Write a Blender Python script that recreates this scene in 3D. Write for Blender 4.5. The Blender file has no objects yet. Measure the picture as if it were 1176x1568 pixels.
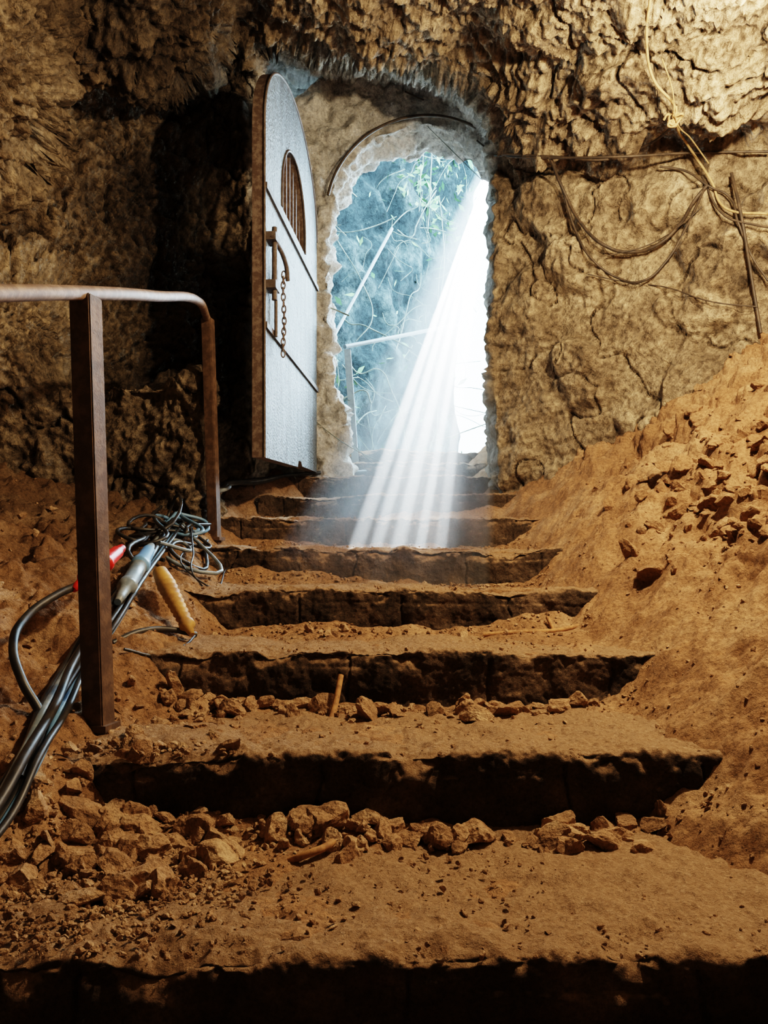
import bpy, numpy as np, math, random
from mathutils import Vector, Matrix, Euler
from mathutils.bvhtree import BVHTree
rng=np.random.default_rng(7); random.seed(7)
F=1178.0; CU=588.0; CV=863.0      # measured perspective of the photo (1176x1568 units)
def PX(u,v,y): return Vector(((u-CU)/F*y, y, (CV-v)/F*y))
# ------------------------------------------------------------------ noise
G=64
tab=(rng.random(G*G*G).astype(np.float32)*2-1)
jit=rng.random((G*G*G,3)).astype(np.float32)
def vnoise(p):
    i=np.floor(p).astype(np.int64); f=(p-i); f=f*f*f*(f*(f*6-15)+10); i%=G; j=(i+1)%G
    x0,y0,z0=i[...,0]*G*G,i[...,1]*G,i[...,2]; x1,y1,z1=j[...,0]*G*G,j[...,1]*G,j[...,2]
    fx,fy,fz=f[...,0],f[...,1],f[...,2]
    a=tab[x0+y0+z0]*(1-fx)+tab[x1+y0+z0]*fx
    b=tab[x0+y1+z0]*(1-fx)+tab[x1+y1+z0]*fx
    c=tab[x0+y0+z1]*(1-fx)+tab[x1+y0+z1]*fx
    d=tab[x0+y1+z1]*(1-fx)+tab[x1+y1+z1]*fx
    return (a*(1-fy)+b*fy)*(1-fz)+(c*(1-fy)+d*fy)*fz
R=np.array([[.8,.6,0],[-.48,.64,.6],[.36,-.48,.8]])
def fbm(p,freq,octs=4,gain=.5):
    q=p*freq+17.3; s=0; a=1.0
    for o in range(octs):
        s=s+a*vnoise(q); a*=gain; q=(q@R.T)*2.03+5.1
    return s
def worley(p,freq):
    q=(p@R.T)*freq+31.7; i0=np.floor(q).astype(np.int64)
    f1=np.full(q.shape[:-1],9.0); f2=f1.copy()
    for dx in (-1,0,1):
        for dy in (-1,0,1):
            for dz in (-1,0,1):
                c=i0+np.array([dx,dy,dz]); m=c%G
                s=jit[m[...,0]*G*G+m[...,1]*G+m[...,2]]
                d=np.sqrt(((c+s-q)**2).sum(-1))
                f2=np.minimum(f2,np.maximum(f1,d)); f1=np.minimum(f1,d)
    return f1,f2
def sstep(a,b,x):
    t=np.clip((x-a)/(b-a),0,1); return t*t*(3-2*t)
# ------------------------------------------------------------------ helpers
def link(o): bpy.context.scene.collection.objects.link(o); return o
def mesh_np(name,V,Fq,mat,smooth=True,attr=None,attr2=None):
    me=bpy.data.meshes.new(name)
    n=len(V); m=len(Fq); k=Fq.shape[1]
    me.vertices.add(n); me.vertices.foreach_set("co",np.ascontiguousarray(V,dtype=np.float32).ravel())
    me.loops.add(m*k); me.loops.foreach_set("vertex_index",Fq.astype(np.int32).ravel())
    me.polygons.add(m); me.polygons.foreach_set("loop_start",np.arange(0,m*k,k,dtype=np.int32))
    me.polygons.foreach_set("loop_total",np.full(m,k,dtype=np.int32))
    me.polygons.foreach_set("use_smooth",np.full(m,smooth))
    me.update(calc_edges=True); me.validate()
    for nm,at in (("mask",attr),("left_dark",attr2)):
        if at is not None:
            a=me.attributes.new(nm,'FLOAT','POINT'); a.data.foreach_set("value",at.astype(np.float32).ravel())
    if mat: me.materials.append(mat)
    return link(bpy.data.objects.new(name,me))
def grid_faces(nu,nv):
    i=np.arange(nu-1)[:,None]*nv+np.arange(nv-1)[None,:]
    return np.stack([i,i+nv,i+nv+1,i+1],-1).reshape(-1,4)
def grid_normals(P):
    du=np.gradient(P,axis=0); dv=np.gradient(P,axis=1)
    n=np.cross(du,dv); return n/(np.linalg.norm(n,axis=-1,keepdims=True)+1e-9)
def group(name,objs,loc=(0,0,0)):
    e=link(bpy.data.objects.new(name,None)); e.location=loc; e.empty_display_size=.1
    for o in objs:
        o.parent=e; o.matrix_parent_inverse=Matrix.Translation(-Vector(loc))
    return e
def tubes(name,paths,mats):
    cu=bpy.data.curves.new(name,'CURVE'); cu.dimensions='3D'; cu.bevel_depth=1.0; cu.bevel_resolution=3; cu.resolution_u=8
    cu.use_fill_caps=True
    for m in mats: cu.materials.append(m)
    for pts,r,mi in paths:
        s=cu.splines.new('BEZIER'); s.bezier_points.add(len(pts)-1)
        for b,p in zip(s.bezier_points,pts):
            b.co=p; b.handle_left_type=b.handle_right_type='AUTO'; b.radius=r
        s.material_index=mi; s.use_smooth=True
    return link(bpy.data.objects.new(name,cu))
def bm_obj(name,bm,mats,smooth=False):
    me=bpy.data.meshes.new(name); bm.to_mesh(me); bm.free()
    for m in mats: me.materials.append(m)
    if smooth:
        for p in me.polygons: p.use_smooth=True
    return link(bpy.data.objects.new(name,me))
import bmesh
# ------------------------------------------------------------------ materials
def nodes(name):
    m=bpy.data.materials.new(name); m.use_nodes=True; nt=m.node_tree
    return m,nt,nt.nodes["Principled BSDF"]
def N(nt,t,**kw):
    n=nt.nodes.new(t)
    for k,v in kw.items():
        if k in n.inputs: n.inputs[k].default_value=v
        else: setattr(n,k,v)
    return n
def ramp(nt,cols):
    r=nt.nodes.new('ShaderNodeValToRGB'); e=r.color_ramp.elements
    while len(e)<len(cols): e.new(.5)
    for i,(p,c) in enumerate(cols): e[i].position=p; e[i].color=(*c,1)
    return r
def earth(name,cols,scale=6,fine=60,bumps=((25,.012),(90,.005),(300,.0015)),rough=.95,topdust=None,mask=None,vor=None,spec=.2,left_dark=None,cav=None):
    m,nt,b=nodes(name); L=nt.links.new
    tc=N(nt,'ShaderNodeTexCoord').outputs['Object']
    n1=N(nt,'ShaderNodeTexNoise',Scale=scale,Detail=8.0,Roughness=.65); L(tc,n1.inputs['Vector'])
    r=ramp(nt,cols); L(n1.outputs['Fac'],r.inputs[0]); col=r.outputs[0]
    n2=N(nt,'ShaderNodeTexNoise',Scale=fine,Detail=6.0,Roughness=.7); L(tc,n2.inputs['Vector'])
    r2=ramp(nt,[(.3,(.50,.48,.45)),(.5,(1,1,1)),(.7,(1.35,1.32,1.25))]); L(n2.outputs['Fac'],r2.inputs[0])
    mx=N(nt,'ShaderNodeMix',data_type='RGBA',blend_type='MULTIPLY'); mx.inputs[0].default_value=1
    L(col,mx.inputs[6]); L(r2.outputs[0],mx.inputs[7]); col=mx.outputs[2]
    if left_dark:
        at=N(nt,'ShaderNodeAttribute',attribute_name="left_dark")
        gm=N(nt,'ShaderNodeMix',data_type='RGBA',blend_type='MULTIPLY'); gm.inputs[7].default_value=(*left_dark,1)
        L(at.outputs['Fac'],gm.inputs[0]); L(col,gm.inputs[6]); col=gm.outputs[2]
    if mask:
        at=N(nt,'ShaderNodeAttribute',attribute_name="mask")
        n3=N(nt,'ShaderNodeTexNoise',Scale=9.0,Detail=6.0); L(tc,n3.inputs['Vector'])
        r3=ramp(nt,mask); L(n3.outputs['Fac'],r3.inputs[0])
        mm=N(nt,'ShaderNodeMix',data_type='RGBA'); L(at.outputs['Fac'],mm.inputs[0]); L(col,mm.inputs[6]); L(r3.outputs[0],mm.inputs[7])
        m3=N(nt,'ShaderNodeMix',data_type='RGBA',blend_type='MULTIPLY'); m3.inputs[0].default_value=.4
        L(mm.outputs[2],m3.inputs[6]); L(r2.outputs[0],m3.inputs[7]); col=m3.outputs[2]
    if cav:   # shade painted into crevices, ridges lightened, for stronger relief
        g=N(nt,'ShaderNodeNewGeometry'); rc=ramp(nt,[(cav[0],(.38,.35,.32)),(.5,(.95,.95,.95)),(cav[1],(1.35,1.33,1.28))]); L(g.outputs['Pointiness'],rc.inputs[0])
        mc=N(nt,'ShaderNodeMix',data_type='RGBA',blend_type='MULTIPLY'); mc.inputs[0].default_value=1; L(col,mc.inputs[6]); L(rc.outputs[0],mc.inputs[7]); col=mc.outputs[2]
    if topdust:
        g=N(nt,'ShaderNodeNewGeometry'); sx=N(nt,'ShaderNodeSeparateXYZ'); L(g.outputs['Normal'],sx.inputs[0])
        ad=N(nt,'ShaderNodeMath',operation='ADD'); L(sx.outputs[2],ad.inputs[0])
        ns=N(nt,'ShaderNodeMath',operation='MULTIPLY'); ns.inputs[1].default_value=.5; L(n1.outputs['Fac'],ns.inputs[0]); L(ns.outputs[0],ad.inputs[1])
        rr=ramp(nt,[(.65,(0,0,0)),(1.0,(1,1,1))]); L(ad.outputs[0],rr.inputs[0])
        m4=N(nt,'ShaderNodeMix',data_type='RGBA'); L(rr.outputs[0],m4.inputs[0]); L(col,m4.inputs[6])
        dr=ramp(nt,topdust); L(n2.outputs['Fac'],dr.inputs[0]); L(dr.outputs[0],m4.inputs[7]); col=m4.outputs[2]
    L(col,b.inputs['Base Color']); b.inputs['Roughness'].default_value=rough
    b.inputs['Specular IOR Level'].default_value=spec
    prev=None
    for sc,am in bumps:
        nn=N(nt,'ShaderNodeTexNoise',Scale=float(sc),Detail=5.0,Roughness=.6); L(tc,nn.inputs['Vector'])
        bp=N(nt,'ShaderNodeBump',Strength=1.0,Distance=am*4); L(nn.outputs['Fac'],bp.inputs['Height'])
        if prev: L(prev.outputs[0],bp.inputs['Normal'])
        prev=bp
    if vor:
        vv=N(nt,'ShaderNodeTexVoronoi',Scale=float(vor[0])); L(tc,vv.inputs['Vector'])
        bp=N(nt,'ShaderNodeBump',Strength=1.0,Distance=vor[1],invert=True); L(vv.outputs['Distance'],bp.inputs['Height'])
        L(prev.outputs[0],bp.inputs['Normal']); prev=bp
    L(prev.outputs[0],b.inputs['Normal'])
    return m
def plain(name,col,rough=.6,metal=0,col2=None,scale=30,bump=0,bscale=200,thr=(.45,.6),streak=False):
    m,nt,b=nodes(name); L=nt.links.new
    tc=N(nt,'ShaderNodeTexCoord').outputs['Object']
    n1=N(nt,'ShaderNodeTexNoise',Scale=float(scale),Detail=8.0,Roughness=.7); L(tc,n1.inputs['Vector'])
    r=ramp(nt,[(thr[0],col),(thr[1],col2 or tuple(c*.7 for c in col))]); L(n1.outputs['Fac'],r.inputs[0]); col_=r.outputs[0]
    if streak:
        mp=N(nt,'ShaderNodeMapping'); mp.inputs['Scale'].default_value=(9,9,1.0); L(tc,mp.inputs['Vector'])
        n3=N(nt,'ShaderNodeTexNoise',Scale=1.0,Detail=6.0,Roughness=.6); L(mp.outputs[0],n3.inputs['Vector'])
        r3=ramp(nt,[(.40,(.42,.33,.26)),(.58,(1,1,1))]); L(n3.outputs['Fac'],r3.inputs[0])
        mx=N(nt,'ShaderNodeMix',data_type='RGBA',blend_type='MULTIPLY'); mx.inputs[0].default_value=.9
        L(col_,mx.inputs[6]); L(r3.outputs[0],mx.inputs[7]); col_=mx.outputs[2]
        n4=N(nt,'ShaderNodeTexNoise',Scale=22.0,Detail=8.0,Roughness=.75); L(tc,n4.inputs['Vector'])
        r4=ramp(nt,[(.56,(0,0,0)),(.62,(1,1,1))]); L(n4.outputs['Fac'],r4.inputs[0])
        m5=N(nt,'ShaderNodeMix',data_type='RGBA'); L(r4.outputs[0],m5.inputs[0]); L(col_,m5.inputs[6]); m5.inputs[7].default_value=(.055,.04,.032,1); col_=m5.outputs[2]
    L(col_,b.inputs['Base Color']); b.inputs['Roughness'].default_value=rough; b.inputs['Metallic'].default_value=metal
    if bump:
        n2=N(nt,'ShaderNodeTexNoise',Scale=float(bscale),Detail=4.0); L(tc,n2.inputs['Vector'])
        bp=N(nt,'ShaderNodeBump',Strength=1.0,Distance=bump); L(n2.outputs['Fac'],bp.inputs['Height']); L(bp.outputs[0],b.inputs['Normal'])
    return m
M_rock=earth("cave_rock",[(.28,(.10,.08,.062)),(.42,(.26,.205,.15)),(.58,(.44,.36,.265)),(.76,(.66,.56,.43))],scale=3.5,fine=35,
   bumps=((14,.006),(45,.006),(140,.002)),vor=(30,.010),mask=[(.35,(.38,.37,.35)),(.5,(.66,.65,.62)),(.7,(.84,.84,.82))],left_dark=(.30,.30,.315),cav=(.42,.58))
M_soil=earth("soil",[(.25,(.23,.13,.072)),(.5,(.41,.245,.14)),(.75,(.60,.405,.255))],scale=4,fine=90,bumps=((30,.006),(110,.003),(400,.0008)),left_dark=(.46,.50,.54))
M_stone=earth("clod_stone",[(.25,(.18,.11,.062)),(.5,(.38,.24,.145)),(.75,(.60,.44,.29))],scale=9,fine=120,bumps=((60,.003),(200,.001)))
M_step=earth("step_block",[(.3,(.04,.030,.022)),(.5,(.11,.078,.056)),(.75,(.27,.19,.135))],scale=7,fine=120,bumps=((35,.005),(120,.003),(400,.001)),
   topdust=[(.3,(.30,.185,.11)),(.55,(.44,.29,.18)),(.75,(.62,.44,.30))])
M_plaster=earth("whitewashed_plaster",[(.3,(.42,.42,.41)),(.5,(.70,.70,.68)),(.7,(.86,.86,.85))],scale=6,fine=50,bumps=((20,.010),(70,.005),(250,.001)))
M_cliff=earth("outside_cliff",[(.3,(.010,.020,.026)),(.5,(.036,.058,.068)),(.7,(.15,.20,.21))],scale=2.5,fine=20,bumps=((6,.03),(25,.012),(80,.004)))
M_path=earth("pale_path",[(.3,(.5,.5,.48)),(.7,(.75,.75,.72))])  # unseen ground made pale to bounce daylight up into the vault
M_door=plain("door_painted_steel",(.165,.195,.215),.6,.0,(.085,.095,.10),9,.016,80,(.40,.70),True)
M_rust=plain("rusty_edge",(.09,.06,.048),.8,.1,(.18,.14,.115),40,.001)
M_strap=plain("painted_strap",(.085,.065,.055),.7,.1,(.14,.12,.11),30,.001)
M_rail=plain("handrail_paint",(.17,.115,.088),.6,.1,(.28,.205,.155),30,.0006)
M_post=plain("post_rusted_steel",(.08,.05,.035),.5,.1,(.15,.095,.063),30,.0006)
M_black=plain("black_rubber",(.02,.02,.022),.45,0,(.05,.045,.04),20)
M_grey=plain("grey_cable",(.14,.18,.22),.4,0,(.24,.28,.31),20)
M_blue=plain("blue_plastic",(.12,.25,.42),.4,0,(.18,.30,.45),20)
M_red=plain("red_plastic",(.60,.03,.02),.35,0,(.45,.03,.02),20)
M_yel=plain("yellow_plastic",(.50,.31,.10),.55,0,(.33,.19,.07),20)
M_twine=plain("twine",(.46,.33,.18),.8,0,(.32,.22,.11),30)
M_wire=plain("old_wire",(.045,.035,.028),.6,0,(.09,.065,.045),20)
M_wood=plain("stick_wood",(.42,.23,.10),.8,0,(.25,.13,.06),60)
M_galv=plain("galvanised_pipe",(.20,.25,.28),.45,.2,(.16,.20,.23),30)
M_vine=plain("vine_bark",(.10,.13,.115),.8,0,(.26,.30,.26),8)
M_leaf=plain("leaf",(.07,.17,.08),.6,0,(.20,.34,.16),3)
# ------------------------------------------------------------------ cave shell (walls+ceiling)
C=np.array([0,1.0,.7])
nu,nv=1500,640
t=np.linspace(-1,1,nu); A=math.pi*(.45*t+.55*t**3)
E=np.radians(np.concatenate([np.linspace(-90,-22,50,endpoint=False),np.linspace(-22,89.9,nv-50)]))
AA,EE=np.meshgrid(A,E,indexing='ij')
D=np.stack([np.sin(AA)*np.cos(EE),np.cos(AA)*np.cos(EE),np.sin(EE)],-1)
def poly(planes):
    t0=np.zeros(D.shape[:2]); t1=np.full(D.shape[:2],1e3); idx=np.zeros(D.shape[:2],int)
    for i,(n,c) in enumerate(planes):
        n=np.array(n,float); nd=D@n; q=(c-C@n)/np.where(np.abs(nd)<1e-6,1e-6,nd)
        m=(nd>0)&(q<t1); idx[m]=i; t1=np.where(nd>0,np.minimum(t1,q),t1); t0=np.where(nd<=0,np.maximum(t0,q),t0)
    return t0,t1,idx
_,tr,ri=poly([((0,1,0),4.15),((.545,.838,0),3.80),((1,0,0),2.0),((.25,0,1),2.42),((-.3,0,1),2.98),((-1.2,0,1),4.2),
   ((-1,0,0),1.8),((-.61,.79,0),3.79),((0,-1,0),2.0),((0,0,-1),1.6)])
a0,a1,ai=poly([((0,1,0),4.95),((1,-.15,0),.565-.15*4.15),((-1,0,0),.66),((0,0,1),3.0),((.75,0,1),3.04),((.28,0,1),2.98),((-.9,0,1),3.6),((0,-1,0),-3.85),((0,0,-1),1.6)])
inp=(a0<a1)&(a0<=tr+.02)
r=np.where(inp,np.maximum(tr,a1),tr)
cap=inp&(ai==0)&(a1>=tr)
b0,b1,_=poly([((0,-1,0),-3.38),((1,0,0),-.80),((0,.2,1),1.52),((0,0,-1),2),((0,1,0),9)])
hb=(b0<b1)&(b0<r)&(b0>.3); r=np.where(hb,b0,r)
sph=np.zeros_like(r)
for c_,rad in (((-1.95,2.9,2.05),.68),((-1.9,3.7,1.0),.55),((.95,3.3,2.75),.62),((-.6,3.2,3.15),.62),((2.2,2.6,2.3),.6),
    ((-1.25,3.5,2.75),.6),((.88,3.75,2.5),.49),((1.2,3.58,2.42),.52),((1.55,3.35,2.36),.52),((1.9,3.1,2.3),.55)):
    oc=C-np.array(c_); bb=D@oc; disc=bb*bb-(oc@oc-rad*rad)
    q=-bb-np.sqrt(np.maximum(disc,0)); h_=(disc>0)&(q>0)&(q<r); r=np.where(h_,q,r); sph[h_]=1
def blur(X,n):
    for _ in range(n):
        X=np.concatenate([X[:1],(X[:-2]+2*X[1:-1]+X[2:])/4,X[-1:]],0)
        X=np.concatenate([X[:,:1],(X[:,:-2]+2*X[:,1:-1]+X[:,2:])/4,X[:,-1:]],1)
    return X
r=blur(r,10)
wall=blur((((ri==1))&~inp&(sph<.5)).astype(float),14)
P=C+D*r[...,None]
nrm=grid_normals(P); s=np.sign((nrm*(C-P)).sum(-1,keepdims=True)); nrm=nrm*s
nrm=np.stack([blur(nrm[...,i],6) for i in range(3)],-1)
warp=P+.035*np.stack([fbm(P+7*i,5,2) for i in range(3)],-1)
f1,f2=worley(warp,6.5); g1,g2=worley(warp,15.0); h1,h2=worley(warp,31.0)
am=1-.68*wall
pas=inp.astype(float)*sstep(4.0,4.2,P[...,1]); pas=blur(pas,5)
am=am*(1-.5*pas)
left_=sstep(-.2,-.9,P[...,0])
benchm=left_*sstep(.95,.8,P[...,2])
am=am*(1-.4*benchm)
disp=.08*fbm(P,1.6,3)*am*(1+.8*left_)+.038*fbm(P,6,6,.6)*np.clip(am+.2,0,1)+am*(.055*(.55-f1)+.075*(.5-g1)*(.35+.65*sstep(-.5,.2,fbm(P,2.2,2)+.2))+.03*(.5-h1))
disp+=.035*wall*np.clip(fbm(P,2.8,3)*5,-1,1)
cr=np.abs(fbm(warp,3.0,3)); disp-= .04*np.exp(-(cr/.03)**2)*(.4+.6*am)
P=P+nrm*disp[...,None]
Fc=grid_faces(nu,nv); capf=cap.ravel()[Fc].all(1)
mask=np.clip(sstep(3.9,4.2,P[...,1])*inp,0,1); mask=blur(mask,4)
left_dark=np.clip(left_*(1-.7*sstep(-1.3,-1.5,P[...,0]-.3*(P[...,2]-1.5)))+.35*fbm(P,1.5,3)*left_,0,1)*(1-.3*benchm)  # dimness of the left wall painted into the rock colour as shade
shell=mesh_np("wall_and_ceiling_cave_rock",P.reshape(-1,3),Fc[~capf],M_rock,True,mask,left_dark)
# ------------------------------------------------------------------ ground
def tz(k): return -.535+.15*k
def ground(x,y,lag=.0):
    k=np.clip(np.floor((y-lag)/.5-2.08+1e-6),-4,9); zt=tz(k); d=(k+1+2.08)*.5-y; d=np.where(k>=9,5,d)
    p=np.stack([x,y,zt],-1)
    n1=fbm(p,3.2,3); n2=fbm(p,12,4,.6); n3=fbm(p,45,3)
    tr_=zt-.010+.014*n1+.008*n2+np.clip(.045+.03*n1,0,1)*np.exp(-(np.abs(d)/.075)**1.5)*(k<5.5)*(d>0)
    line=np.minimum(-.847+.3*y,.80); line=np.maximum(line,-1.3)
    pl=np.stack([x,y,x*0],-1)
    m1=fbm(pl,3.2,3); m2=fbm(pl,12,3,.5)
    xr=.70+.05*fbm(pl*np.array([0,1,0]),2.3,2)
    dx=x-xr
    right=line+np.where(dx>0,.80*dx,.85*dx)+.03*m1
    right=np.minimum(right,line+.80*1.3)
    xl=np.interp(y,[0,2.6,3.2,4.0,4.5],[-.66,-.67,-.76,-.80,-.62])+.03*fbm(pl*np.array([0,1,0])+9,2.3,2)
    dl=xl-x
    left=line+np.where(dl>0,.27*dl,.95*dl)+.025*m1
    bank=np.maximum(left,right)
    side=sstep(-.05,.25,np.maximum(dx,dl))
    bank=bank+.018*m2+.003*n3+side*.015*m2
    kk=.02; h=np.clip(.5+.5*(bank-tr_)/kk,0,1)
    return tr_*(1-h)+bank*h+kk*h*(1-h)+.0025*n3
gx=np.linspace(-2.4,2.4,860)
gy=np.concatenate([np.linspace(-1.5,.75,40,endpoint=False),np.geomspace(.75,5.0,820),np.linspace(5.02,7,60)])
X,Y=np.meshgrid(gx,gy,indexing='ij'); Z=ground(X,Y,.06)
Pg=np.stack([X,Y,Z],-1)
wg=Pg+.03*np.stack([fbm(Pg+3*i,7,2) for i in range(3)],-1)
ck,_=worley(wg,7.0); ck2,_=worley(wg,17.0)
cm=sstep(.82,1.1,X)*sstep(1.7,2.3,Y)*sstep(-.25,.2,fbm(Pg,2.0,2)+.12)
cl=sstep(-.72,-.85,X)*sstep(1.2,1.8,Y)
gd=cm*(.09*(.55-ck)+.045*(.5-ck2)*sstep(-.3,.3,fbm(Pg,4,2)))+cl*(.03*(.5-ck2)+.02*(.5-ck))
gn=np.where((X>0)[...,None],np.array([-.58,-.22,.78]),np.array([.2,-.2,.96]))
Pg=Pg+gn*gd[...,None]
gg=np.clip(sstep(-.6,-.95,X)*sstep(2.2,2.9,Y)+.3*fbm(Pg,2,3)*(X<-.5),0,1)  # soil tinted darker and greyer on the left rear bank
ground_o=mesh_np("floor_soil_ground",Pg.reshape(-1,3),grid_faces(*X.shape),M_soil,True,None,gg)
def gz(x,y): return float(ground(np.array([x]),np.array([y]))[0])
# ------------------------------------------------------------------ steps
def step(k):
    y0=.5*(k+2.08); z=tz(k); xs=np.linspace(-.90,.92,520)
    if k>=6: xs=np.linspace(-.66,.70,300)
    pr=[]
    for a in np.linspace(-.20,-.018,42,endpoint=False): pr.append((0,a))
    for a in np.linspace(0,1,12): pr.append((.016*(1-math.cos(a*math.pi/2)),-.018+.018*math.sin(a*math.pi/2)))
    for a in np.linspace(.02,.12,22,endpoint=False): pr.append((a,0))
    for a in np.linspace(.12,.55,50): pr.append((a,0))
    pr=np.array(pr)
    XX=np.repeat(xs[:,None],len(pr),1); YY=y0+np.repeat(pr[None,:,0],len(xs),0); ZZ=z+np.repeat(pr[None,:,1],len(xs),0)
    Q=np.stack([XX,YY,ZZ],-1); nn=grid_normals(Q); nn*=np.sign(-nn[...,1:2]+nn[...,2:3])
    S=Q+np.array([0,0,k*3.7])
    edge=np.exp(-((pr[:,1]+.008)/.03)**2)[None,:]*np.exp(-(np.abs(pr[:,0])/.05))[None,:]
    d=.012*fbm(S,5,3)+.006*fbm(S,25,4,.6)-edge*(.030*np.clip(fbm(S,8,4,.6)+.05,0,1)+.045*np.clip(fbm(S*np.array([1,.2,.2]),4,2)-.3,0,1))
    r_=np.random.default_rng(k+3); js=np.cumsum(r_.uniform(.25,.5,8))-1.0
    ris=(pr[:,1]<-.02)[None,:]
    for j in js: d=d-ris*.010*np.exp(-((XX+.015*fbm(S,14,2)-j)/.004)**2)
    d=d-ris*.004*np.clip(fbm(S,3,2)+.3,0,1)*np.exp(-((ZZ-z+.045+.008*fbm(S,6,2))/.005)**2)
    Q=Q+nn*d[...,None]
    Q[...,2]+= .006*np.sin(xs*3+k)[:,None]
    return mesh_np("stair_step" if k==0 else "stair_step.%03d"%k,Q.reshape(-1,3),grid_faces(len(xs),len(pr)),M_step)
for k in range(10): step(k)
# ------------------------------------------------------------------ ray helper on built surfaces
dg=bpy.context.evaluated_depsgraph_get()
bg=BVHTree.FromObject(ground_o,dg); bs=BVHTree.FromObject(shell,dg)
def hitg(u,v,off=.015):
    d=PX(u,v,1).normalized(); h=bg.ray_cast(Vector((0,0,0)),d)[0]
    if h is None: return PX(u,v,2)
    return h+Vector((0,0,off))-d*off*.5
def hits(u,v,off=.03):
    d=PX(u,v,1).normalized(); h=bs.ray_cast(Vector((0,0,0)),d)[0]
    if h is None: return PX(u,v,3.5)
    return h-d*off
# ------------------------------------------------------------------ rubble
def stone_templates(sub,n):
    out=[]
    for i in range(n):
        bm=bmesh.new(); bmesh.ops.create_icosphere(bm,subdivisions=sub,radius=1)
        v=np.array([q.co[:] for q in bm.verts]); f=np.array([[w.index for w in q.verts] for q in bm.faces]); bm.free()
        rr=np.random.default_rng(i*7+sub)
        for _ in range(9):
            n_=rr.normal(size=3); n_/=np.linalg.norm(n_); c=rr.uniform(.4,.8); e=v@n_-c; v=v-np.clip(e,0,9)[:,None]*n_
        if sub>1: v=v*(1+.10*fbm(v+i*3,2.2,4,.55))[:,None]
        out.append((v,f))
    return out
def scatter(name,items,tmpl,mat,smooth=False):
    Vs=[];Fs=[];o=0
    for (x,y,s,sink) in items:
        v,f=tmpl[rng.integers(len(tmpl))]
        sc=s*rng.uniform(.6,1.3,3); sc[2]*=.8
        q=np.array(Euler((rng.normal()*.5,rng.normal()*.5,rng.uniform(0,6.28))).to_matrix())
        w=(v*sc)@q.T; w=w+np.array([x,y,0]); 
        Vs.append((w,x,y,s,sink)); Fs.append(f+o); o+=len(v)
    xs_=np.array([a[1] for a in Vs]); ys_=np.array([a[2] for a in Vs])
    tree_z=[]
    gzv=ground(xs_,ys_)
    for x,y,z0 in zip(xs_,ys_,gzv):
        h=bg.ray_cast(Vector((x,y,3)),Vector((0,0,-1)))[0]; tree_z.append(h.z if (h is not None and abs(x)>.7) else z0)
    kk=np.clip(np.floor(ys_/.5-2.08),-4,9)
    zs=np.maximum(np.array(tree_z),np.where(np.abs(xs_)<.68,tz(kk),-9))
    W=[]
    for (a,z) in zip(Vs,zs):
        w=a[0].copy(); w[:,2]+=z+a[3]*a[4]; W.append(w)
    return mesh_np(name,np.concatenate(W),np.concatenate(Fs),mat,smooth)
big=stone_templates(4,16); small=stone_templates(2,10)
it=[]
for k,n,smin,smax in ((0,170,.009,.046),(1,120,.009,.042),(2,50,.006,.022),(3,18,.006,.014)):
    yr=(k+3.08)*.5
    for _ in range(n):
        it.append((rng.uniform(-.55,.55),yr-.03-abs(rng.normal())*.05,smin+(smax-smin)*rng.random()**2.6,.35))
for _ in range(240):
    it.append((rng.normal(-.50,.09),rng.normal(1.42,.10),.007+.032*rng.random()**2.8,.3))
for _ in range(90):
    it.append((rng.uniform(-.66,-.35),rng.uniform(1.6,2.0),.006+.018*rng.random()**2.5,.25))
for _ in range(60):
    it.append((rng.uniform(-1.5,-.7),rng.uniform(1.6,3.3),.01+.03*rng.random()**2.5,.2))
scatter("stone_rubble",it,big,M_stone)
it=[]
for _ in range(520):
    x=rng.uniform(.88,1.9); y=rng.uniform(1.8,3.5); 
    if rng.random()<.7: x=rng.normal(1.16,.13); y=rng.normal(2.5,.25)
    it.append((x,y,.008+.042*rng.random()**3,.1))
scatter("soil_clods",it,big,M_soil)
it=[]
for _ in range(5200):
    y=.85+3.2*rng.random()**1.6; x=rng.uniform(-.6*y-.1,.6*y+.1); it.append((x,y,.0018+.0065*rng.random()**3,.3))
for _ in range(2600):
    it.append((rng.normal(-.48,.13),rng.normal(1.28,.16),.002+.007*rng.random()**2,.3))
for _ in range(1800):
    k=rng.integers(0,5); it.append((rng.uniform(-.62,.66),(k+3.08)*.5-.02-abs(rng.normal())*.07,.002+.008*rng.random()**2,.3))
scatter("gravel",it,small,M_stone)
sticks=[([PX(522,1034,2.0),PX(512,1085,1.95),PX(500,1122,1.90)],.008,0),
 ([PX(435,1322,1.40),PX(470,1308,1.38),PX(500,1296,1.40),PX(514,1284,1.43)],.007,0),
 ([PX(740,972,2.46),PX(800,968,2.45),PX(850,966,2.44),PX(888,958,2.46)],.008,0),
 ([PX(838,945,2.47),PX(848,966,2.44)],.006,0),
 ([PX(388,1298,1.43),PX(384,1350,1.37)],.006,0),
 ([PX(622,1380,1.25),PX(670,1391,1.22),PX(712,1404,1.20)],.002,0),
 ([PX(410,1330,1.38),PX(430,1348,1.36),PX(455,1340,1.37)],.003,0),
 ([PX(590,1325,1.40),PX(610,1348,1.37)],.003,0)]
tubes("dry_sticks",sticks,[M_wood])
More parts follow.
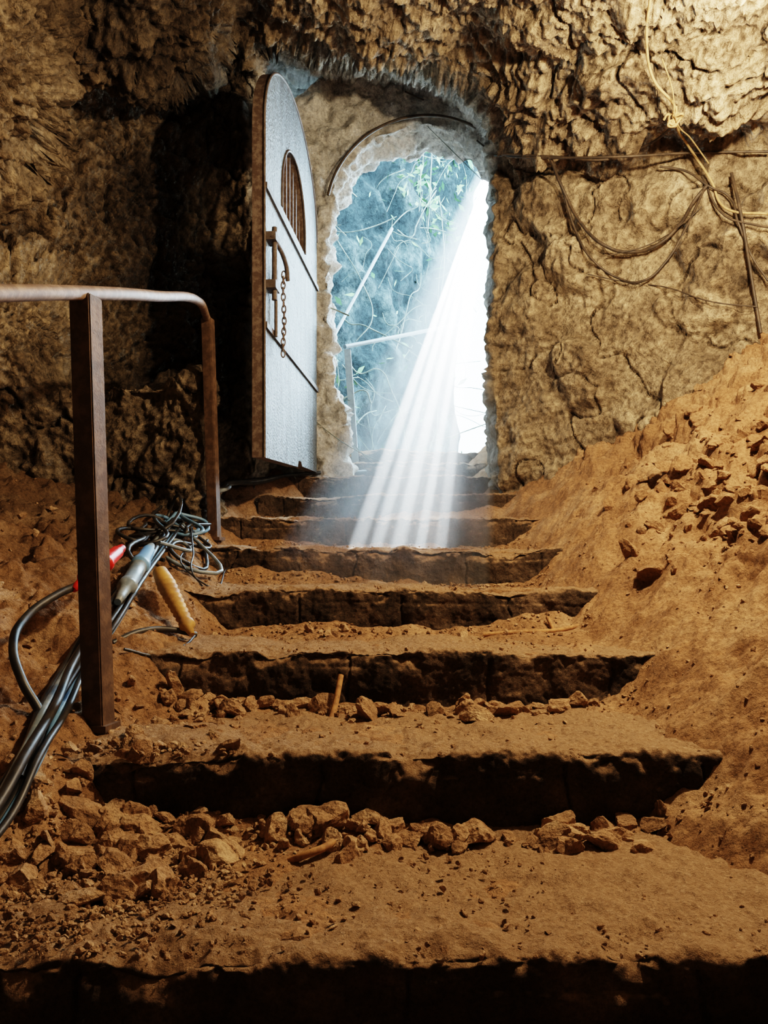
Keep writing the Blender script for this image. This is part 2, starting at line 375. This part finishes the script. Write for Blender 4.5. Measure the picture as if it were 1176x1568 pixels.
# ------------------------------------------------------------------ door arch wall
hole=[]; RA=.59; ZA=2.07
for a in np.linspace(0,1,150): 
    z=.3+(ZA-.3)*a; hole.append((-.33+.11*float(sstep(1.15,.85,np.array(z))) ,z))
for a in np.linspace(math.pi,0,160)[1:]: hole.append((.26+RA*math.cos(a),ZA+RA*math.sin(a)))
for a in np.linspace(0,1,60)[1:]: hole.append((.85,ZA-(ZA-.3)*a))
hole=np.array(hole); cen=np.array([.25,1.4])
prof=[(-.5+.014*i,4.66) for i in range(0,35)]+[(0,4.665+.02*i) for i in range(0,17)]+[(-.05,5.0),(-.2,5.0),(-.5,5.0)]
hn=np.gradient(hole,axis=0); hn=np.stack([hn[:,1],-hn[:,0]],-1); hn/=np.linalg.norm(hn,axis=1,keepdims=True)
hn*=np.sign(((cen-hole)*hn).sum(1,keepdims=True))
Q=np.zeros((len(hole),len(prof),3))
for j,(o,y) in enumerate(prof): Q[:,j,0]=hole[:,0]+hn[:,0]*o; Q[:,j,2]=hole[:,1]+hn[:,1]*o; Q[:,j,1]=y
nn=grid_normals(Q)
nn*=-np.sign(nn[:,3:4,1:2]+1e-9)
qw,_=worley(Q+.03*fbm(Q,6,2)[...,None],11)
Q=Q+nn*(.035*fbm(Q,5,4,.6)+.02*fbm(Q,18,3)+.05*(.5-qw))[...,None]
mesh_np("wall_door_arch",Q.reshape(-1,3),grid_faces(len(hole),len(prof)),M_plaster)
arc=[Vector((.26+(RA+.02)*math.cos(a),4.60,ZA+(RA+.02)*math.sin(a))) for a in np.linspace(math.pi*.93,math.pi*.22,14)]
tubes("arch_trim_cable",[(arc,.009,0)],[M_wire])
# ------------------------------------------------------------------ door leaf
hx,hy=-.402,4.60; nx,ny=-.517,3.33
W=math.hypot(nx-hx,ny-hy); da=Vector(((nx-hx)/W,(ny-hy)/W,0)); dn=Vector((-da.y,da.x,0))
if dn.x<0: dn=-dn
def DL(a,z,o=0): return Vector((hx,hy,0))+da*a+dn*o+Vector((0,0,z))
def bz(a): return .545-.085*a/W
outl=[(0,bz(0)),(W*.35,bz(W*.35)+.01),(W*.37,bz(W*.4)+.035),(W*.42,bz(W*.42)+.035),(W*.44,bz(W*.44)),(W,bz(W))]
for a in np.linspace(0,math.pi,48): outl.append((W/2+W/2*math.cos(a),1.92+.45*math.sin(a)))
wc=W/2+.02
win=[(wc-.285,1.70)]+[(wc-.285*math.cos(a),1.78+.30*math.sin(a)) for a in np.linspace(0,math.pi,30)]+[(wc+.285,1.70)]
bm=bmesh.new()
def loop(pts):
    vs=[bm.verts.new(DL(a,z)) for a,z in pts]; return [bm.edges.new((vs[i],vs[(i+1)%len(vs)])) for i in range(len(vs))]
es=loop(outl)+loop(win)
bmesh.ops.triangle_fill(bm,edges=es,use_beauty=True)
front=list(bm.faces)
ex=bmesh.ops.extrude_face_region(bm,geom=front)
for v in [g for g in ex['geom'] if isinstance(g,bmesh.types.BMVert)]: v.co-=dn*.055
bmesh.ops.recalc_face_normals(bm,faces=bm.faces)
for f in bm.faces: f.material_index=0 if abs(f.normal.dot(dn))>.9 else 1
leaf=bm_obj("leaf",bm,[M_door,M_rust])
def bar(bm,p0,p1,w,h,up):
    d=(p1-p0); L=d.length; d.normalize(); sd=d.cross(up).normalized(); u2=sd.cross(d)
    vs=[]
    for e in (p0,p1):
        for a,b in ((-1,-1),(1,-1),(1,1),(-1,1)): vs.append(bm.verts.new(e+sd*a*w/2+u2*b*h/2))
    fs=[(0,1,2,3),(7,6,5,4),(0,4,5,1),(1,5,6,2),(2,6,7,3),(3,7,4,0)]
    for f in fs: bm.faces.new([vs[i] for i in f])
bm=bmesh.new()
for z in (1.64,1.035): bar(bm,DL(0,z,.006),DL(W,z,.006),.012,.026,Vector((0,0,1)))
bmesh.ops.recalc_face_normals(bm,faces=bm.faces)
straps=bm_obj("iron_straps",bm,[M_strap])
bmm=bmesh.new()
for i in range(7):
    a=wc-.24+.08*i; hh=1.78+.30*math.sqrt(max(0,1-((a-wc)/.285)**2)); bar(bmm,DL(a,1.69,-.028),DL(a,hh+.01,-.028),.014,.014,da)
bmesh.ops.recalc_face_normals(bmm,faces=bmm.faces)
wbars=bm_obj("window_bars",bmm,[M_rust])
rim=tubes("window_rim",[([DL(a,z,.002) for a,z in win],.006,0)],[M_strap])
border=tubes("leaf_border",[([DL(a,z,.0) for a,z in outl[5:]],.006,0)],[M_strap])
bolts=tubes("sliding_bolt",[([DL(W-.06,1.16,.03),DL(W-.06,1.48,.03)],.012,0),([DL(W-.13,1.32,.02),DL(W-.13,1.02,.02)],.008,0),
   ([DL(W-.02,1.43,.03),DL(W-.20,1.37,.05),DL(W-.24,1.31,.05)],.011,0)],[M_strap])
bm=bmesh.new()
for zz in (1.22,1.43): bar(bm,DL(W-.10,zz,.022),DL(W-.02,zz,.022),.045,.035,Vector((0,0,1)))
bmesh.ops.recalc_face_normals(bm,faces=bm.faces); hasp=bm_obj("bolt_brackets",bm,[M_strap])
links=[]
for i in range(15):
    z=1.33-i*.026; a=W-.22+.012*math.sin(i*.6); rot=i%2
    pts=[]
    for q in np.linspace(0,2*math.pi,11):
        w_=.009*math.cos(q); h_=.018*math.sin(q)
        pts.append(DL(a+(w_ if rot else 0),z+h_,.035+(0 if rot else w_)))
    links.append((pts,.0032,0))
chain=tubes("chain",links,[M_rust])
group("arched_metal_door",[leaf,straps,wbars,rim,border,bolts,hasp,chain],(hx,hy,.5))
# ------------------------------------------------------------------ handrail
p1b=PX(152,1082,1.74); p1b.z=gz(p1b.x,p1b.y)-.03; p1t=PX(131,455,1.74)
p2b=PX(329,775,3.35); p2b.z=gz(p2b.x,p2b.y)-.03; p2t=PX(318,488,3.35)
rail=tubes("top_rail",[([Vector((-.71,.8,.27)),Vector((-.69,1.38,.485)),Vector((-.676,1.74,.612)),Vector((-.69,2.3,.80)),Vector((-.72,3.0,1.02)),p2t+Vector((.0,-.02,0.0))],.0165,0)],[M_rail])
bm=bmesh.new()
up=Vector((.22,.975,0))
bar(bm,p1b,p1t,.052,.052,up); bar(bm,p2b,p2t,.045,.045,up)
bmesh.ops.recalc_face_normals(bm,faces=bm.faces)
bmesh.ops.bevel(bm,geom=list(bm.edges),offset=.003,segments=2,affect='EDGES')
posts=bm_obj("square_posts",bm,[M_post])
bm=bmesh.new()
for b in (p1b,p2b): bar(bm,b+Vector((0,0,.025)),b+Vector((0,0,.04)),.07,.06,up)
bmesh.ops.recalc_face_normals(bm,faces=bm.faces)
feet=bm_obj("foot_plates",bm,[M_post])
group("stair_handrail",[rail,posts,feet],tuple(p1b))
bm=bmesh.new(); ob=PX(545,725,5.3); ot=PX(532,536,5.3); ob.z=.64
bar(bm,ob,ot,.045,.045,Vector((0,1,0))); bmesh.ops.recalc_face_normals(bm,faces=bm.faces)
op=bm_obj("post",bm,[M_galv])
orl=tubes("rails",[([PX(528,531,5.3),PX(600,517,5.7),PX(700,497,6.6)],.015,0),([PX(508,520,5.6),PX(600,350,6.3)],.014,0)],[M_galv])
group("outside_handrail",[op,orl],tuple(ob))
# ------------------------------------------------------------------ cables on the left
base=[(-60,1345),(0,1262),(45,1180),(80,1105),(120,1030),(165,960),(205,900),(240,850),(272,808),(298,768)]
paths=[]
mi=[0,1,0,0,2,0]
for j in range(6):
    ox=(j-2.5)*7; pts=[]
    for i,(u,v) in enumerate(base):
        spread=1.0 if i<6 else .55
        pts.append(hitg(u+ox*spread*(1.3 if i<2 else 1)+rng.normal()*2.5,v+ox*.5+rng.normal()*2,.012+.010*(j%3)))
    q=[PX(345,745+rng.normal()*3,3.75),PX(400,735+rng.normal()*3,4.2),PX(445,727,4.45),PX(560,722,4.9)]
    if j!=4:
        pts+= [PX(330+rng.normal()*4,752,3.5)]+q
    paths.append((pts,.0095 if j<4 else .007,mi[j]))
paths.append(([PX(128,893,2.0),PX(85,912,1.9),PX(40,945,1.8),PX(20,990,1.7),PX(35,1045,1.65),hitg(62,1110,.02),hitg(30,1210,.02)],.010,0))
paths.append(([PX(172,985,2.05),PX(215,967,2.12),PX(262,964,2.2),PX(300,972,2.25)],.009,0))
paths.append(([PX(300,972,2.25),PX(280,990,2.15),hitg(240,1010,.01),hitg(190,1000,.01)],.004,0))
for _ in range(11):
    u,v=rng.uniform(200,290),rng.uniform(800,850)
    paths.append(([hitg(u+rng.normal()*22,v+rng.normal()*14,.02+.03*rng.random()) for _ in range(5)],.007,int(rng.choice([0,0,1,2]))))
for e in (-1,1): paths.append(([hitg(292,795+e*10,.02),hitg(296,850+10*e,.03),hitg(300,890,.01),hitg(350,885+12*e,.01)],.003,0))
tubes("power_cable_bundle",paths,[M_black,M_grey,M_blue])
def lathe(name,p0,p1,prof,mats,mis):
    d=(p1-p0); L=d.length; z=d.normalized(); x=z.orthogonal().normalized(); y=z.cross(x)
    bm=bmesh.new(); rings=[]
    for (t_,r_) in prof:
        rings.append([bm.verts.new(p0+z*L*t_+(x*math.cos(a)+y*math.sin(a))*r_) for a in np.linspace(0,2*math.pi,24,endpoint=False)])
    for i in range(len(rings)-1):
        for j in range(24):
            f=bm.faces.new((rings[i][j],rings[i][(j+1)%24],rings[i+1][(j+1)%24],rings[i+1][j])); f.material_index=mis[i]
            f.smooth=True
    bm.faces.new(rings[0]); bm.faces.new(rings[-1])
    bmesh.ops.recalc_face_normals(bm,faces=bm.faces)
    return bm_obj(name,bm,mats)
pr=[(0,.012),(.04,.016),(.10,.016),(.11,.022),(.35,.026),(.36,.032),(.42,.032),(.43,.026),(.72,.024),(.73,.029),(.78,.029),(.80,.018),(.92,.014),(1,.010)]
def conn(name,a,b,s,m1,m2):
    mis=[1,1,0,0,0,0,0,1,1,1,1,1,1]
    return lathe(name,a,b,[(t_,r_*s) for t_,r_ in pr],[m1,m2],mis)
conn("cable_connector",hitg(232,858,.05),hitg(180,950,.05),.95,M_blue,M_grey)
pr2=[(0,.010),(.03,.022),(.2,.027)]+[(.22+.035*i,(.030 if i%2 else .024)-.0005*i) for i in range(18)]+[(.88,.024),(.90,.014),(1,.008)]
lathe("cable_connector.001",PX(243,872,2.35),PX(294,972,2.2),pr2,[M_yel,M_twine],[0]*(len(pr2)-1))
conn("cable_connector.002",PX(188,838,2.15),PX(112,903,1.95),.8,M_red,M_red)
# ------------------------------------------------------------------ wires on right wall / ceiling
def wire(pts,r,mi_,off=.03): return ([hits(u,v,off) for u,v in pts],r,mi_)
wp=[wire([(842,240),(862,290),(892,345),(930,378),(965,386),(1005,376),(1040,345),(1065,305),(1082,285)],.008,1,.05),
    wire([(862,292),(882,355),(905,395),(945,425),(985,430),(1020,400),(1050,350),(1078,290)],.006,1,.04),
    wire([(1010,255),(1050,262),(1085,285),(1115,300),(1130,340),(1150,390),(1176,430)],.005,1,.05),
    wire([(1120,265),(1135,330),(1150,420),(1165,510)],.007,1,.05),
    wire([(1075,270),(1110,330),(1160,345),(1190,350)],.005,1,.05),
    wire([(770,236),(850,240),(930,244),(985,225),(1035,190)],.0055,1,.05),
    wire([(840,242),(950,240),(1060,234),(1176,232)],.0055,1,.05),
    wire([(900,420),(960,432),(1020,440),(1090,462),(1160,470)],.003,1,.03),
    wire([(620,140),(680,170),(730,215),(790,240),(850,242)],.005,1,.06),
    wire([(998,-20),(990,60),(1000,120),(1034,165),(1036,190),(1055,225),(1088,275),(1110,318),(1176,328)],.0055,0,.05),
    wire([(1014,90),(1030,140),(1034,180),(1060,215),(1085,250)],.003,0,.07),
    wire([(1100,290),(1060,330),(1000,372),(930,392)],.003,1,.03)]
kn=hits(1034,180,.05)
for _ in range(4): wp.append(([kn+Vector(rng.normal(size=3)*.02) for _ in range(6)],.005,0))
tubes("hanging_wires",wp,[M_twine,M_wire])
# ------------------------------------------------------------------ outside
zz=np.linspace(.2,8,150); ss=np.linspace(0,1,200)
Q=np.zeros((200,150,3))
for j,z in enumerate(zz):
    ye=10.0; v=CV-z/ye*F
    ue=np.interp(v,[150,270,400,500,600,700],[745,732,708,695,692,700])
    xe=(ue-CU)/F*ye
    px=np.interp(ss,[0,.15,.4,.7,1],[-.85,-.85,-.55,xe*.4-.1,xe]); py=np.interp(ss,[0,.15,.4,.7,1],[4.9,5.6,6.9,8.4,ye])
    Q[:,j,0]=px;Q[:,j,1]=py;Q[:,j,2]=z
nn=grid_normals(Q); nn*=np.sign(-nn[...,1:2]+1e-6)
f1,_=worley(Q,1.8)
Q=Q+nn*((.28*fbm(Q,1.1,4,.55)+.2*(.5-f1))*(1-.7*ss[:,None]**3))[...,None]
mesh_np("wall_outside_cliff",Q.reshape(-1,3),grid_faces(200,150),M_cliff)
gx=np.linspace(-3,6,80); gy=np.linspace(6.5,16,80); X,Y=np.meshgrid(gx,gy,indexing='ij')
Pq=np.stack([X,Y,X*0+.78],-1); Pq[...,2]+=.05*fbm(Pq,2,3)
mesh_np("ground_outside_path",Pq.reshape(-1,3),grid_faces(80,80),M_path)
vp=[]
for _ in range(230):
    s_=rng.random(); i=int(s_*180); j=int(rng.uniform(10,110)); p=Vector(Q[i,j])+Vector((.08,-.25,0))
    d=Vector((rng.normal()*.35,rng.normal()*.15,-rng.uniform(.1,.5)))
    pts=[p]; L=rng.uniform(.3,.9)
    for q in range(5):
        d=d+Vector((rng.normal()*.2,rng.normal()*.1,rng.normal()*.25)); pts.append(pts[-1]+d*L*.5)
    vp.append((pts,rng.uniform(.002,.006),0))
tubes("hanging_vines",vp,[M_vine])
Vs=[];Fs=[]; 
for _ in range(1500):
    if rng.random()<.7: i=int(rng.uniform(120,199)); j=int(rng.uniform(70,140))
    else: i=int(rng.uniform(0,190)); j=int(rng.uniform(5,140))
    c=Q[i,j]+np.array([.0,-.12,0])+rng.normal(size=3)*.12
    a=rng.normal(size=3); a/=np.linalg.norm(a); b=np.cross(a,rng.normal(size=3)); b/=np.linalg.norm(b)
    L=rng.uniform(.03,.08); w=L*.35; o=len(Vs)
    Vs+= [c-a*L,c+b*w,c+a*L,c-b*w]; Fs.append([o,o+1,o+2,o+3])
mesh_np("cliff_foliage",np.array(Vs),np.array(Fs),M_leaf,False)
# ------------------------------------------------------------------ sun shafts : spots through dusty air
src=Vector((.90,6.5,3.40))
tg=[PX(552,818,3.25),PX(582,818,3.25),PX(614,818,3.25),PX(647,818,3.25),PX(680,795,3.45)]
cen_=sum(tg,Vector())/5
for i,p in enumerate(tg+[cen_+Vector((.06,.2,.10))]):
    haze=i==5
    l=bpy.data.lights.new("sun_shaft",'SPOT'); l.energy=85000 if haze else (350000 if i<4 else 220000); l.spot_size=math.radians(8.0 if haze else 1.4); l.spot_blend=1 if haze else .6; l.shadow_soft_size=.004; l.color=(.78,.91,1)
    o=link(bpy.data.objects.new("sun_shaft_lamp",l)); o.location=src
    d=(p-src).normalized(); z=-d; x=Vector((0,0,1)).cross(z).normalized(); y=z.cross(x)
    M=Matrix((x,y,z)).transposed().to_4x4(); M.translation=src
    o.matrix_world=M@Matrix.Diagonal((.8 if haze else (.42 if i%2 else .58),.7 if haze else .9,1,1))
d0=(cen_-src); z=d0.normalized(); x=Vector((0,0,1)).cross(z).normalized(); y=z.cross(x)
bm=bmesh.new(); va=[];vb=[]
for sx,sy in ((-1,-1),(1,-1),(1,1),(-1,1)):
    va.append(bm.verts.new(src+z*.1+x*sx*.06+y*sy*.05)); vb.append(bm.verts.new(src+d0*1.12+x*(sx*.42)+y*sy*.24))
bm.faces.new(va); bm.faces.new(vb)
for i in range(4): bm.faces.new((va[i],va[(i+1)%4],vb[(i+1)%4],vb[i]))
bmesh.ops.recalc_face_normals(bm,faces=bm.faces)
mv=bpy.data.materials.new("dusty_air"); mv.use_nodes=True; nt=mv.node_tree; nt.nodes.remove(nt.nodes["Principled BSDF"])
vs=nt.nodes.new('ShaderNodeVolumeScatter'); vs.inputs['Density'].default_value=.7; vs.inputs['Anisotropy'].default_value=.45; vs.inputs['Color'].default_value=(.95,.98,1,1)
nt.links.new(vs.outputs[0],nt.nodes['Material Output'].inputs['Volume'])
bm_obj("dusty_air_shaft",bm,[mv])
# ------------------------------------------------------------------ lights
def point(name,loc,e,col,rad):
    l=bpy.data.lights.new(name,'POINT'); l.energy=e; l.color=col; l.shadow_soft_size=rad
    o=link(bpy.data.objects.new(name,l)); o.location=loc; return o
point("ceiling_fill_lamp",(1.08,1.78,1.52),175,(1,.76,.48),.04)
point("ceiling_fill_lamp",(1.3,2.45,1.70),55,(1,.78,.50),.05)  # added out-of-view lamp that brightens the right ceiling
point("fill_lamp",(-.4,-.9,1.3),3,(1,.70,.42),.15)  # added unseen fill behind the camera, keeps dark areas off black
l=bpy.data.lights.new("sky_light",'SUN'); l.energy=18; l.angle=math.radians(60); l.color=(.58,.82,1)
o=link(bpy.data.objects.new("sky_light",l)); o.rotation_euler=Vector((.30,1,.25)).to_track_quat('Z','Y').to_euler(); o.location=(2,9,6)
w=bpy.data.worlds.new("sky"); bpy.context.scene.world=w; w.use_nodes=True
w.node_tree.nodes['Background'].inputs[0].default_value=(.62,.86,1,1); w.node_tree.nodes['Background'].inputs[1].default_value=18
bpy.context.scene.view_settings.view_transform='Filmic'
bpy.context.scene.view_settings.look='High Contrast'
# ------------------------------------------------------------------ camera
cam=bpy.data.cameras.new("camera"); co=link(bpy.data.objects.new("camera",cam)); co.location=(0,0,0); co.rotation_euler=(math.radians(90),0,0)
cam.sensor_fit='VERTICAL'; cam.sensor_height=36; cam.lens=36*F/1568; cam.shift_y=(CV-784)/1568; cam.clip_start=.02
bpy.context.scene.camera=co
